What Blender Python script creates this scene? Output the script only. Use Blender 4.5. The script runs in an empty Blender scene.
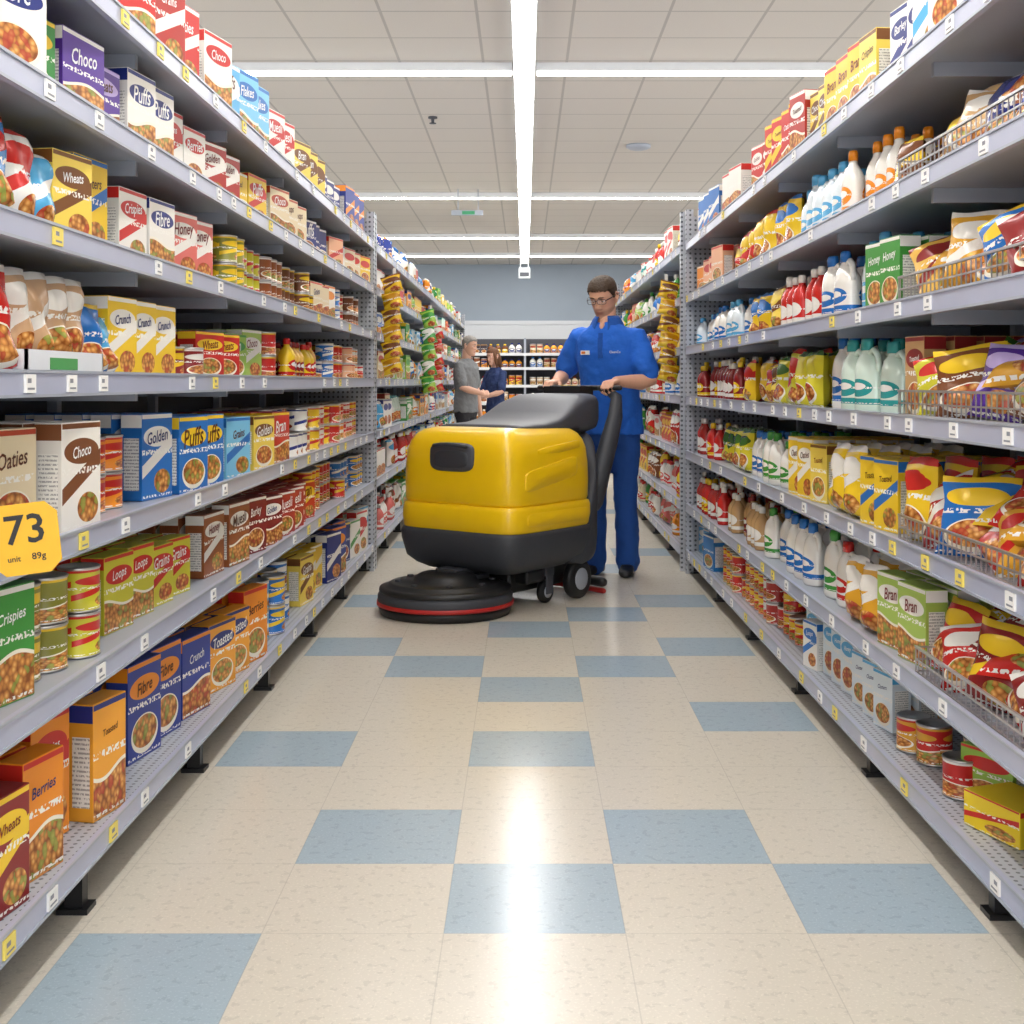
import bpy, bmesh, math, random
import numpy as np
from mathutils import Vector, Matrix
random.seed(7)
sc = bpy.context.scene
ZOOM = None
try:
    sc.view_settings.view_transform = 'Standard'
except Exception:
    pass

# ------------------------------------------------------------------ helpers
def lin(c):
    return c/12.92 if c <= 0.04045 else ((c+0.055)/1.055)**2.4
def H(h):
    h = h.lstrip('#')
    return tuple(lin(int(h[i:i+2], 16)/255.0) for i in (0, 2, 4))

class NT:
    def __init__(self, name):
        self.mat = bpy.data.materials.new(name)
        self.mat.use_nodes = True
        self.t = self.mat.node_tree
        self.t.nodes.clear()
        self.out = self.t.nodes.new('ShaderNodeOutputMaterial')
        self.p = self.t.nodes.new('ShaderNodeBsdfPrincipled')
        self.t.links.new(self.p.outputs[0], self.out.inputs[0])
    def n(self, typ):
        return self.t.nodes.new(typ)
    def put(self, sock, v):
        if isinstance(v, bpy.types.NodeSocket):
            self.t.links.new(v, sock)
        elif isinstance(v, (tuple, list)):
            v = tuple(v)
            if len(sock.default_value) == 4 and len(v) == 3:
                v = v+(1,)
            sock.default_value = v
        else:
            sock.default_value = v
    def m(self, op, a, b=None, c=None, clamp=False):
        nd = self.n('ShaderNodeMath'); nd.operation = op; nd.use_clamp = clamp
        self.put(nd.inputs[0], a)
        if b is not None: self.put(nd.inputs[1], b)
        if c is not None: self.put(nd.inputs[2], c)
        return nd.outputs[0]
    def mix(self, f, a, b):
        nd = self.n('ShaderNodeMix'); nd.data_type = 'RGBA'
        self.put(nd.inputs[0], f); self.put(nd.inputs[6], a); self.put(nd.inputs[7], b)
        return nd.outputs[2]
    def attr(self, name):
        nd = self.n('ShaderNodeAttribute'); nd.attribute_name = name
        return nd
    def noise(self, vec, scale, detail=2.0):
        nd = self.n('ShaderNodeTexNoise')
        nd.inputs['Scale'].default_value = scale; nd.inputs['Detail'].default_value = detail
        if vec is not None: self.put(nd.inputs['Vector'], vec)
        return nd.outputs[0]
    def sep(self, v):
        nd = self.n('ShaderNodeSeparateXYZ'); self.put(nd.inputs[0], v); return nd.outputs
    def comb(self, x, y, z):
        nd = self.n('ShaderNodeCombineXYZ')
        for i, k in enumerate((x, y, z)): self.put(nd.inputs[i], k)
        return nd.outputs[0]
    def obj(self):
        return self.n('ShaderNodeTexCoord').outputs['Object']
    def set(self, **k):
        for kk, v in k.items():
            self.put(self.p.inputs[kk.replace('_', ' ')], v)
        return self

def simple(name, col, rough=0.5, metal=0.0, var=0.06, scale=30, bump=0.0, **k):
    t = NT(name)
    nz = t.noise(t.obj(), scale, 1)
    c = t.mix(nz, tuple(x*(1-var) for x in col), tuple(min(1, x*(1+var)) for x in col))
    t.set(Base_Color=c, Roughness=rough, Metallic=metal)
    if bump:
        b = t.n('ShaderNodeBump'); b.inputs['Strength'].default_value = bump
        b.inputs['Distance'].default_value = 0.01
        t.put(b.inputs['Height'], nz); t.put(t.p.inputs['Normal'], b.outputs[0])
    for kk, v in k.items(): t.put(t.p.inputs[kk.replace('_', ' ')], v)
    return t.mat

def emis(name, col, s):
    t = NT(name); t.set(Base_Color=col, Emission_Color=col, Emission_Strength=s); return t.mat

# ------------------------------------------------------------------ printed packaging material
def print_mat(name, rough=0.35, foil=0.0):
    t = NT(name)
    uvn = t.n('ShaderNodeUVMap'); uvn.uv_map = 'UVMap'
    u, v, _ = t.sep(uvn.outputs[0])
    base = t.attr('base').outputs['Color']; acc = t.attr('accent').outputs['Color']
    info = t.sep(t.attr('info').outputs['Vector'])
    seed, kind, style = info[0], info[1], info[2]
    gt = lambda a, b: t.m('GREATER_THAN', a, b)
    lt = lambda a, b: t.m('LESS_THAN', a, b)
    mul = lambda a, b: t.m('MULTIPLY', a, b)
    def ell(cx, cy, rx, ry):
        a = t.m('POWER', t.m('ABSOLUTE', t.m('DIVIDE', t.m('SUBTRACT', u, cx), rx)), 2.0)
        b = t.m('POWER', t.m('ABSOLUTE', t.m('DIVIDE', t.m('SUBTRACT', v, cy), ry)), 2.0)
        return lt(t.m('ADD', a, b), 1.0)
    sc_ = mul(seed, 37.0)
    sA = lt(seed, .36); sC = gt(seed, .68); sB = mul(t.m('SUBTRACT', 1.0, sA), t.m('SUBTRACT', 1.0, sC))
    vor = t.n('ShaderNodeTexVoronoi'); vor.inputs['Scale'].default_value = 11
    t.put(vor.inputs['Vector'], t.comb(u, mul(v, 1.4), sc_))
    ramp = t.n('ShaderNodeValToRGB'); t.put(ramp.inputs[0], vor.outputs['Distance'])
    e = ramp.color_ramp.elements
    e[0].position = 0.05; e[0].color = H('#f2c878')+(1,)
    e[1].position = 0.8; e[1].color = H('#8a4a1c')+(1,)
    k = e.new(0.35); k.color = H('#d8934a')+(1,)
    food = ramp.outputs[0]
    spots = gt(t.sep(vor.outputs['Color'])[0], .78)
    berry = t.mix(gt(t.m('FRACT', mul(seed, 7.0)), .5), H('#b3262a'), H('#7a9f45'))
    food = t.mix(mul(spots, .7), food, berry)
    wavy = t.m('ADD', mul(t.m('SINE', t.m('ADD', mul(u, 4.5), mul(seed, 26.28))), 0.05), 0.36)
    low = lt(v, wavy); low2 = lt(v, t.m('ADD', wavy, .035))
    front = t.mix(gt(v, 0.94), base, acc)
    # layout A : bowl
    front = t.mix(mul(sA, ell(.5, 0.25, 0.40, 0.20)), front, H('#f6efdc'))
    front = t.mix(mul(sA, ell(.5, 0.27, 0.36, 0.165)), front, food)
    # layout B : wavy flood of food
    front = t.mix(mul(sB, low2), front, H('#f6efdc'))
    front = t.mix(mul(sB, low), front, food)
    # layout C : diagonal band + small picture
    dia = lt(t.m('ABSOLUTE', t.m('SUBTRACT', t.m('ADD', v, mul(u, -.35)), .32)), .075)
    front = t.mix(mul(sC, dia), front, acc)
    front = t.mix(mul(sC, ell(.66, 0.2, 0.27, 0.14)), front, food)
    tm = mul(ell(0.5, 0.73, 0.44, 0.12), gt(t.m('FRACT', mul(seed, 5.0)), 0.4))
    front = t.mix(tm, front, acc)
    # plain label style (bottles, jugs)
    lab = t.mix(ell(.5, .55, .34, .3), t.mix(lt(v, .2), base, acc), acc)
    lab = t.mix(ell(.5, .6, .2, .12), lab, H('#f5f2ea'))
    front = t.mix(gt(style, .5), front, lab)
    nz = t.noise(t.comb(mul(u, 22.0), mul(v, 30.0), sc_), 1.0, 0)
    ln = mul(gt(nz, 0.5), lt(t.m('ABSOLUTE', t.m('SUBTRACT', v, 0.55)), 0.03))
    ln2 = mul(gt(nz, 0.48), lt(t.m('ABSOLUTE', t.m('SUBTRACT', v, 0.04)), 0.014))
    front = t.mix(t.m('MAXIMUM', ln, ln2), front, H('#f5f2ea'))
    # side panel with nutrition text
    inp = mul(lt(t.m('ABSOLUTE', t.m('SUBTRACT', u, 0.5)), 0.36), lt(t.m('ABSOLUTE', t.m('SUBTRACT', v, 0.42)), 0.3))
    fr = t.m('FRACT', mul(v, 26.0))
    txt = mul(lt(fr, 0.45), gt(nz, 0.42))
    panel = t.mix(mul(txt, 0.6), H('#efece4'), H('#4c4c50'))
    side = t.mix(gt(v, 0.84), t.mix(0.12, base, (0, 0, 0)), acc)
    side = t.mix(mul(inp, 0.92), side, panel)
    col = t.mix(gt(kind, 0.5), front, side)
    col = t.mix(gt(kind, 1.5), col, base)
    col = t.mix(gt(kind, 2.5), col, (0.62, 0.6, 0.58))
    col = t.mix(gt(kind, 3.5), col, acc)
    met = mul(gt(kind, 2.5), lt(kind, 3.5))
    t.set(Base_Color=col, Roughness=rough, Metallic=t.m('ADD', met, foil, clamp=True))
    return t.mat

M_PRINT = print_mat('printed_carton', 0.38)
M_FOIL = print_mat('printed_foil_film', 0.24, 0.08)

# ------------------------------------------------------------------ product templates
def T_from(verts, faces, kinds, uvs, smooth, style=0.0):
    return dict(v=np.array(verts, float), f=faces, k=np.array(kinds, float), uv=uvs, s=smooth, st=style)

def tpl_box():
    bm = bmesh.new(); bmesh.ops.create_cube(bm, size=1)
    for v in bm.verts: v.co.z += 0.5
    bmesh.ops.bevel(bm, geom=list(bm.edges), offset=0.012, segments=1, affect='EDGES')
    bm.normal_update()
    vs = [tuple(v.co) for v in bm.verts]; fs = []; ks = []; uv = []
    for f in bm.faces:
        n = f.normal; fs.append([v.index for v in f.verts])
        if n.y < -0.9: ks.append(0); uv.append([(v.co.x+.5, v.co.z) for v in f.verts])
        elif abs(n.x) > 0.9: ks.append(1); uv.append([((v.co.y+.5), v.co.z) for v in f.verts])
        else: ks.append(2); uv.append([(0.5, 0.5)]*len(f.verts))
    bm.free()
    return T_from(vs, fs, ks, uv, [False]*len(fs))

def tpl_lathe(prof, kinds, n=16, rep=1.0, lz=(0, 1), shift=None, style=0.0):
    vs = []; fs = []; ks = []; uv = []
    for (r, z) in prof:
        for j in range(n):
            a = 2*math.pi*j/n - math.pi/2
            x = r*math.cos(a); y = r*math.sin(a)
            if shift: x += shift(z)
            vs.append((x, y, z))
    for i in range(len(prof)-1):
        for j in range(n):
            j2 = (j+1) % n
            fs.append([i*n+j, i*n+j2, (i+1)*n+j2, (i+1)*n+j])
            ks.append(kinds[i])
            u0 = (j/n*rep+0.5); u1 = ((j+1)/n*rep+0.5)
            fl = math.floor(u0+1e-6); u0 -= fl; u1 -= fl
            v0 = (prof[i][1]-lz[0])/(lz[1]-lz[0]); v1 = (prof[i+1][1]-lz[0])/(lz[1]-lz[0])
            uv.append([(u0, v0), (u1, v0), (u1, v1), (u0, v1)])
    return T_from(vs, fs, ks, uv, [True]*len(fs), style)

def tpl_can():
    prof = [(0.001, 0), (.46, 0), (.5, .015), (.5, .035), (.48, .05), (.48, .93), (.5, .95), (.5, .985), (.47, 1), (.45, .965), (.001, .965)]
    return tpl_lathe(prof, [3, 3, 3, 3, 0, 3, 3, 3, 3, 3], 20, 2.0, (.05, .93))
def tpl_bottle():
    prof = [(0.001, 0), (.44, 0), (.5, .03), (.5, .10), (.5, .55), (.48, .62), (.36, .72), (.2, .8), (.17, .85), (.21, .85), (.21, .96), (.17, 1), (.001, 1)]
    return tpl_lathe(prof, [2, 2, 2, 0, 2, 2, 2, 2, 4, 4, 4, 4], 16, 2.0, (.10, .55), None, 1.0)
def tpl_jug():
    sh = lambda z: 0 if z < .62 else -.16*min(1, (z-.62)/.2)
    prof = [(0.001, 0), (.45, 0), (.5, .04), (.5, .12), (.49, .52), (.46, .62), (.36, .72), (.2, .8), (.16, .84), (.21, .84), (.21, .95), (.18, 1), (.001, 1)]
    t = tpl_lathe(prof, [2, 2, 2, 0, 2, 2, 2, 2, 4, 4, 4, 4], 16, 2.0, (.12, .52), sh, 1.0)
    pts = [(.02, 0, .8), (.22, 0, .84), (.40, 0, .76), (.44, 0, .62), (.40, 0, .5)]
    vs = list(map(tuple, t['v'])); fs = t['f']; ks = list(t['k']); b = len(vs)
    for k, p in enumerate(pts):
        for j in range(8):
            a = 2*math.pi*j/8
            d = (0, 0, 1) if k < 2 else ((.7, 0, .7) if k == 2 else (1, 0, 0))
            vs.append((p[0]+.06*math.cos(a)*d[0], .13*math.sin(a), p[2]+.045*math.cos(a)*d[2]))
    for k in range(len(pts)-1):
        for j in range(8):
            j2 = (j+1) % 8
            fs.append([b+k*8+j, b+k*8+j2, b+(k+1)*8+j2, b+(k+1)*8+j]); ks.append(2)
            t['uv'].append([(0, 0)]*4); t['s'].append(True)
    return T_from(vs, fs, ks, t['uv'], t['s'], 1.0)
def tpl_bag(seed):
    rnd = random.Random(seed); nu, nv = 9, 12
    ph = [rnd.uniform(0, 6.28) for _ in range(6)]
    vs = []; fs = []; ks = []; uv = []; sm = []
    for s in (-1, 1):
        b = len(vs)
        for i in range(nv+1):
            v = i/nv
            for j in range(nu+1):
                u = j/nu
                t = max(0, (1-abs(2*u-1)**2.4))*max(0, (1-abs(2*v-1)**5))
                t = 0.5*t**0.55*(1.15-.45*v)
                t *= 1+.16*math.sin(9*u+ph[0]+5*v)+.10*math.sin(13*v+ph[1])+.08*math.sin(17*u*v+ph[2])
                if v > .93 or v < .04: t *= .12
                x = (u-.5)*(1-.10*math.sin(math.pi*v)+.02*math.sin(14*v+ph[3]))
                vs.append((x, s*t, v*(1+.015*math.sin(6*u+ph[4]))))
        w = nu+1
        for i in range(nv):
            for j in range(nu):
                q = [b+i*w+j, b+i*w+j+1, b+(i+1)*w+j+1, b+(i+1)*w+j]
                uq = [(j/nu, i/nv), ((j+1)/nu, i/nv), ((j+1)/nu, (i+1)/nv), (j/nu, (i+1)/nv)]
                if s > 0: q = q[::-1]; uq = uq[::-1]
                fs.append(q); uv.append(uq)
                ks.append(4 if i == nv-1 else (0 if s < 0 or ph[5] > 3 else 2)); sm.append(True)
    return T_from(vs, fs, ks, uv, sm)

TPL = dict(box=tpl_box(), can=tpl_can(), bottle=tpl_bottle(), jug=tpl_jug())
BAGS = [tpl_bag(i) for i in range(5)]

_txt = {}
def text_geo(word):
    if word in _txt: return _txt[word]
    cu = bpy.data.curves.new('tmp_text', 'FONT'); cu.body = word; cu.resolution_u = 2
    cu.align_x = 'CENTER'; cu.align_y = 'CENTER'; cu.offset = 0.012
    ob = bpy.data.objects.new('tmp_text', cu); bpy.context.collection.objects.link(ob)
    dg = bpy.context.evaluated_depsgraph_get(); dg.update()
    me = bpy.data.meshes.new_from_object(ob.evaluated_get(dg))
    vs = np.array([tuple(v.co) for v in me.vertices]); fs = [list(p.vertices) for p in me.polygons]
    w = vs[:, 0].max()-vs[:, 0].min()
    vs[:, 0] -= (vs[:, 0].max()+vs[:, 0].min())/2; vs[:, 1] -= (vs[:, 1].max()+vs[:, 1].min())/2
    vs /= w
    bpy.data.objects.remove(ob); bpy.data.curves.remove(cu); bpy.data.meshes.remove(me)
    _txt[word] = (vs, fs); return _txt[word]

class Pack:
    """accumulates many products into one mesh"""
    def __init__(s, name, mat):
        s.name = name; s.mat = mat; s.V = []; s.F = []; s.UV = []; s.B = []; s.A = []; s.I = []; s.S = []; s.nv = 0
    def add(s, T, M, base, acc, seed, kinds=None):
        v = T['v']; vv = v@np.array(M.to_3x3()).T+np.array(M.translation)
        s.V.append(vv); b = s.nv; s.nv += len(v)
        s.F += [[i+b for i in f] for f in T['f']]
        for q in T['uv']: s.UV.extend(q)
        n = len(T['f']); k = T['k'] if kinds is None else kinds
        s.B.append(np.tile(np.array(base+(1,)), (n, 1))); s.A.append(np.tile(np.array(acc+(1,)), (n, 1)))
        s.I.append(np.stack([np.full(n, seed), k, np.full(n, T.get('st', 0.0))], 1)); s.S += T['s']
    def text(s, word, M, width, col):
        vs, fs = text_geo(word)
        sl = 1.15
        v3 = np.stack([vs[:, 0]*width+.12*vs[:, 1]*width, np.zeros(len(vs)), vs[:, 1]*width*sl+.10*vs[:, 0]*width], 1)
        T = dict(v=v3, f=fs, k=np.full(len(fs), 2.0), uv=[[(0, 0)]*len(f) for f in fs], s=[False]*len(fs))
        s.add(T, M, col, col, 0.5)
    def build(s):
        if not s.V: return None
        me = bpy.data.meshes.new(s.name)
        me.from_pydata(np.concatenate(s.V).tolist(), [], s.F)
        uvl = me.uv_layers.new(name='UVMap'); uvl.data.foreach_set('uv', np.array(s.UV, dtype=np.float32).ravel())
        for nm, arr, ty, key in (('base', s.B, 'FLOAT_COLOR', 'color'), ('accent', s.A, 'FLOAT_COLOR', 'color'), ('info', s.I, 'FLOAT_VECTOR', 'vector')):
            a = me.attributes.new(nm, ty, 'FACE'); a.data.foreach_set(key, np.concatenate(arr).astype(np.float32).ravel())
        me.polygons.foreach_set('use_smooth', s.S)
        me.materials.append(s.mat); me.update()
        ob = bpy.data.objects.new(s.name, me); bpy.context.collection.objects.link(ob)
        return ob

# ------------------------------------------------------------------ colour designs
W_ = H('#f1ede4'); CR = H('#ead9b4'); Y = H('#f2c92a'); YG = H('#d0c936'); R = H('#cc2a24'); DR = H('#8a2222'); O = H('#f0901e'); PCH = H('#f0b58c')
B = H('#2670bd'); LB = H('#58aede'); NV = H('#24317c'); PU = H('#563096'); G = H('#45983f'); LG = H('#9cc24c'); BR = H('#7a4828'); TAN = H('#c29a68')
OL = H('#8c8a34'); PK = H('#e0756c'); BK = H('#26252b'); GD = H('#dfa42f'); TL = H('#2f9a98')
D = {
 'yellow': [(Y, R), (H('#f5d75a'), H('#7a4a20')), (Y, W_), (Y, B)], 'cream': [(W_, R), (CR, H('#b8472e')), (W_, BR), (W_, NV)], 'white': [(W_, LB), (W_, R), (W_, G)],
 'red': [(R, Y), (H('#b5332c'), W_), (R, W_)], 'pink': [(PK, W_), (W_, R), (W_, PK)], 'purple': [(PU, W_), (PU, H('#c7b2e8'))], 'blue': [(B, Y), (LB, W_), (H('#2f7fc4'), W_), (B, W_)],
 'lblue': [(H('#7cc4e6'), B), (LB, W_)], 'navy': [(NV, Y), (NV, W_), (H('#2c3f96'), O)], 'green': [(G, W_), (H('#2f8a3a'), Y)], 'lgreen': [(LG, G), (H('#a9c458'), W_)],
 'orange': [(O, R), (H('#f5a832'), NV), (O, W_)], 'brown': [(BR, Y), (H('#9a5730'), W_)], 'tan': [(TAN, W_), (TAN, DR)], 'olive': [(OL, Y), (YG, R)], 'maroon': [(DR, W_), (DR, Y)],
 'ygreen': [(YG, R), (H('#ddd034'), H('#3b6a2a'))], 'dark': [(BK, R), (H('#3a2a32'), GD)], 'gold': [(GD, R), (H('#e8b850'), DR), (Y, R), (GD, W_)],
 'mix': [(R, Y), (NV, W_), (O, W_), (W_, B), (Y, R), (BR, W_), (G, Y), (LB, W_), (CR, R), (DR, GD), (W_, O), (PCH, R), (R, W_), (B, W_)],
 'whiteO': [(W_, O), (W_, LB)], 'whiteB': [(W_, B), (H('#e4eef3'), LB)], 'whiteG': [(W_, G), (H('#d8eadb'), TL), (W_, B)], 'redY': [(R, Y), (Y, R)],
 'snack': [(R, Y), (GD, R), (Y, R), (BR, Y), (H('#d9b27a'), R), (DR, W_), (O, W_), (B, Y)],
}
WORDS = ['Flakes', 'Crunch', 'Oaties', 'Wheats', 'Honey', 'Muesli', 'Grains', 'Loops', 'Bran', 'Puffs', 'Clusters', 'Barley', 'Golden', 'Choco', 'Berries', 'Fibre', 'Toasted', 'Crispies']
DEF = dict(box=(.205, .065), can=(.10, .10), bottle=(.085, .075), jug=(.15, .09), bag=(.18, .09))
NAMES = dict(box=('carton_boxes', M_PRINT), can=('food_cans', M_PRINT), bottle=('sauce_bottles', M_FOIL), jug=('detergent_jugs', M_FOIL), bag=('snack_bags', M_FOIL))

def place(P, kind, side, xw, y, z, w, d, h, des, yaw=0, tilt=0, roll=0, text=None, rot=None, seed=None, tw=.7):
    pk = P[kind]; T = TPL[kind] if kind != 'bag' else random.choice(BAGS)
    a = (math.pi/2 if side < 0 else -math.pi/2) if rot is None else rot
    M = Matrix.Translation((xw, y, z))@Matrix.Rotation(a+math.radians(yaw)*side, 4, 'Z')@Matrix.Rotation(math.radians(tilt), 4, 'X')@Matrix.Rotation(math.radians(roll), 4, 'Y')
    if seed is None: seed = random.random()
    if kind == 'bag' and .36 < seed < .68: seed = seed-.33 if seed < .52 else seed+.25
    pk.add(T, M@Matrix.Diagonal((w, d, h, 1)), des[0], des[1], seed)
    if text:
        onacc = (seed*5) % 1 > .4
        bg = des[1] if onacc else des[0]
        lum = .3*bg[0]+.6*bg[1]+.1*bg[2]
        col = (0.9, 0.9, 0.88) if lum < .42 else random.Random(seed).choice([H('#7a1414'), H('#1c2c6e'), H('#5a2a12')])
        pk.text(text, M@Matrix.Translation((0, -d/2-.0012, h*.73)), w*tw, col)

def seg_fill(P, side, w0, z, y0, y1, kind, pal, h, w=None, yaw=None, dmax=.42, near=6.0):
    dw, dd = DEF[kind]; w = w or dw
    y = y0+.01; cnt = 0; left = 0
    if kind == 'can' and h > .15: stack = 2; h = h/2
    else: stack = 1
    while y+w <= y1+.03:
        if left == 0:
            left = random.choice((1, 1, 2, 3))
            des = random.choice(D[pal]); word = random.choice(WORDS); hh = h*random.uniform(.82, 1.0); sb = random.uniform(.015, .09); sd = random.random(); tw = random.uniform(.42, .72)
            if random.random() < .35: y += random.uniform(.01, .04)
        left -= 1
        yw = yaw if yaw is not None else random.uniform(-2, 7)
        dp = sb+dd/2; row = 0
        while dp < dmax:
            for st in range(stack):
                if st == 1 and random.random() < .2: continue
                place(P, kind, side, side*(w0+dp), y+w/2, z+.001+st*(h*.96 if stack == 2 else 0), w*.97, dd*.97, (h*.95 if stack == 2 else hh), des,
                      yaw=yw+random.uniform(-1.5, 1.5), text=word if (kind == 'box' and row == 0 and y < near) else None, seed=sd, tw=tw)
            dp += dd*(1.06 if row else 1.1)+(.01 if kind == 'box' else .004); row += 1
            if y > 6 and row >= 2: break
        y += w+random.uniform(.004, .014); cnt += 1

# ------------------------------------------------------------------ generic mesh helpers
def mesh_obj(name, V, F, mats, mi=None, smooth=False, parent=None):
    me = bpy.data.meshes.new(name); me.from_pydata([tuple(v) for v in V], [], [list(f) for f in F])
    for m in (mats if isinstance(mats, list) else [mats]): me.materials.append(m)
    if mi is not None: me.polygons.foreach_set('material_index', mi)
    if smooth: me.polygons.foreach_set('use_smooth', [True]*len(F))
    me.update()
    ob = bpy.data.objects.new(name, me); bpy.context.collection.objects.link(ob)
    if parent: ob.parent = parent
    return ob

class Geo:
    def __init__(s): s.V = []; s.F = []; s.I = []
    def box(s, x0, x1, y0, y1, z0, z1, m=0):
        b = len(s.V)
        s.V += [(x, y, z) for z in (z0, z1) for (x, y) in ((x0, y0), (x1, y0), (x1, y1), (x0, y1))]
        s.F += [[b, b+3, b+2, b+1], [b+4, b+5, b+6, b+7], [b, b+1, b+5, b+4], [b+1, b+2, b+6, b+5], [b+2, b+3, b+7, b+6], [b+3, b, b+4, b+7]]
        s.I += [m]*6
    def add(s, vf, m=0):
        b = len(s.V); s.V += [tuple(v) for v in vf[0]]; s.F += [[i+b for i in f] for f in vf[1]]; s.I += [m]*len(vf[1])
    def obj(s, name, mats, smooth=False, parent=None):
        return mesh_obj(name, s.V, s.F, mats, s.I, smooth, parent)

def ring_loft(rings):
    n = len(rings[0]); V = []; F = []
    for r in rings: V += [tuple(p) for p in r]
    for i in range(len(rings)-1):
        for j in range(n):
            F.append([i*n+j, i*n+(j+1) % n, (i+1)*n+(j+1) % n, (i+1)*n+j])
    F.append(list(range(n))[::-1]); F.append([(len(rings)-1)*n+j for j in range(n)])
    return V, F

def sring(cx, cy, z, rx, ry, n=32, e=2.0, lean=0):
    out = []
    for j in range(n):
        a = 2*math.pi*j/n; c = math.cos(a); s = math.sin(a)
        out.append((cx+rx*math.copysign(abs(c)**(2/e), c), cy+ry*math.copysign(abs(s)**(2/e), s), z))
    return out

def tube(pts, rad, n=14, flat=None, ref=None):
    pts = [Vector(p) for p in pts]; N = len(pts)
    if not isinstance(rad, (list, tuple)): rad = [rad]*N
    tang = []
    for i in range(N):
        t = (pts[min(i+1, N-1)]-pts[max(i-1, 0)]).normalized(); tang.append(t)
    u = Vector(ref) if ref is not None else (Vector((0, 0, 1)) if abs(tang[0].z) < .9 else Vector((1, 0, 0)))
    rings = []
    def mk(c, t, r, u):
        w = t.cross(u).normalized(); uu = w.cross(t).normalized()
        fl = flat or 1.0
        return [c+w*(math.cos(2*math.pi*j/n)*r)+uu*(math.sin(2*math.pi*j/n)*r*fl) for j in range(n)]
    r0 = rad[0]; t = tang[0]
    rings.append(mk(pts[0]-t*r0*.95, t, r0*.3, u)); rings.append(mk(pts[0]-t*r0*.7, t, r0*.72, u))
    for i in range(N): rings.append(mk(pts[i], tang[i], rad[i], u))
    r1 = rad[-1]; t = tang[-1]
    rings.append(mk(pts[-1]+t*r1*.7, t, r1*.72, u)); rings.append(mk(pts[-1]+t*r1*.95, t, r1*.3, u))
    return ring_loft(rings)

def ellipsoid(c, r, n=20, rot=None):
    rings = []
    m = n//2
    for i in range(1, m):
        a = -math.pi/2+math.pi*i/m
        ring = []
        for j in range(n):
            p = Vector((math.cos(2*math.pi*j/n)*math.cos(a)*r[0], math.sin(2*math.pi*j/n)*math.cos(a)*r[1], math.sin(a)*r[2]))
            if rot: p = rot@p
            ring.append(p+Vector(c))
        rings.append(ring)
    return ring_loft(rings)

def blended(name, parts, voxel, iters, mat, parent, fac=.5, folds=0, fsize=.1):
    g = Geo()
    for p in parts: g.add(p)
    ob = g.obj(name, mat, True, parent)
    m = ob.modifiers.new('union', 'REMESH'); m.mode = 'VOXEL'; m.voxel_size = voxel; m.use_smooth_shade = True
    if iters:
        s = ob.modifiers.new('soften', 'SMOOTH'); s.factor = fac; s.iterations = iters
    if folds:
        tx = bpy.data.textures.new(name+'_folds', 'CLOUDS'); tx.noise_scale = fsize; tx.noise_depth = 2
        d = ob.modifiers.new('folds', 'DISPLACE'); d.texture = tx; d.strength = folds; d.mid_level = .5
    return ob

def bevelled(ob, w=.01, seg=3):
    m = ob.modifiers.new('bevel', 'BEVEL'); m.width = w; m.segments = seg; m.limit_method = 'ANGLE'; m.angle_limit = math.radians(35)
    return ob

# ------------------------------------------------------------------ materials for the room
def floor_mat(name, c):
    t = NT(name); o = t.obj(); x, y, z = t.sep(o)
    TS = .396
    def edge(s, off):
        f = t.m('FRACT', t.m('DIVIDE', t.m('ADD', s, off), TS))
        return t.m('GREATER_THAN', t.m('ABSOLUTE', t.m('SUBTRACT', f, .5)), .4965)
    gr = t.m('MAXIMUM', edge(x, 3.96*3+.177), edge(y, 3.96*3-2.735))
    sp = t.noise(o, 42, 3); sp2 = t.noise(o, 150, 1); big = t.noise(o, 3, 2)
    m1 = t.m('GREATER_THAN', sp, .60); m2 = t.m('GREATER_THAN', sp2, .62)
    col = t.mix(t.m('MULTIPLY', big, .2), c, tuple(k*.88 for k in c))
    col = t.mix(t.m('MULTIPLY', m1, .30), col, tuple(k*.66 for k in c))
    col = t.mix(t.m('MULTIPLY', m2, .35), col, tuple(min(1, k*1.25) for k in c))
    col = t.mix(t.m('MULTIPLY', gr, .4), col, tuple(k*.6 for k in c))
    t.set(Base_Color=col, Roughness=t.m('ADD', .15, t.m('MULTIPLY', big, .11)))
    t.p.inputs['Specular IOR Level'].default_value = .36
    return t.mat
M_CREAM = floor_mat('vinyl_tile_cream', H('#d6cebf')); M_BLUE = floor_mat('vinyl_tile_blue', H('#a6b6c0'))

t = NT('ceiling_tile'); o = t.obj(); x, y, z = t.sep(o)
def cedge(s, off, p, w): return t.m('GREATER_THAN', t.m('ABSOLUTE', t.m('SUBTRACT', t.m('FRACT', t.m('DIVIDE', t.m('ADD', s, off), p)), .5)), w)
gr = t.m('MAXIMUM', cedge(x, 30.3, .6, .484), cedge(y, 30.0, .6, .484))
cc = t.mix(t.noise(o, 120, 1), H('#ddd7d0'), H('#d1cac2'))
cc = t.mix(t.m('MULTIPLY', gr, .55), cc, H('#98938f'))
t.set(Base_Color=cc, Roughness=.8); M_CEIL = t.mat
M_WALLB = simple('wall_paint_bluegrey', H('#a0abb6'), .7, var=.03, scale=4)
M_WHITE = simple('white_panel', H('#e0e2e4'), .5, var=.02)
M_SHELF = simple('shelf_steel', H('#abb1bd'), .35, .15, var=.04, scale=6)
M_RAIL = simple('price_rail_lavender', H('#b2b7cc'), .3, .1, var=.05, scale=8)
M_BACK = simple('back_panel_grey', H('#48484e'), .6, .1)
M_BLK = simple('black_plastic', H('#1b1b1d'), .45)
M_DG = simple('dark_grey_plastic', H('#4c4e55'), .5, var=.08, scale=60)
M_DG2 = simple('charcoal_plastic', H('#3a3c42'), .55, var=.08, scale=60)
M_YEL = simple('yellow_polyethylene', H('#fccd0e'), .3, var=.03, scale=12, Coat_Weight=.2)
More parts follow.
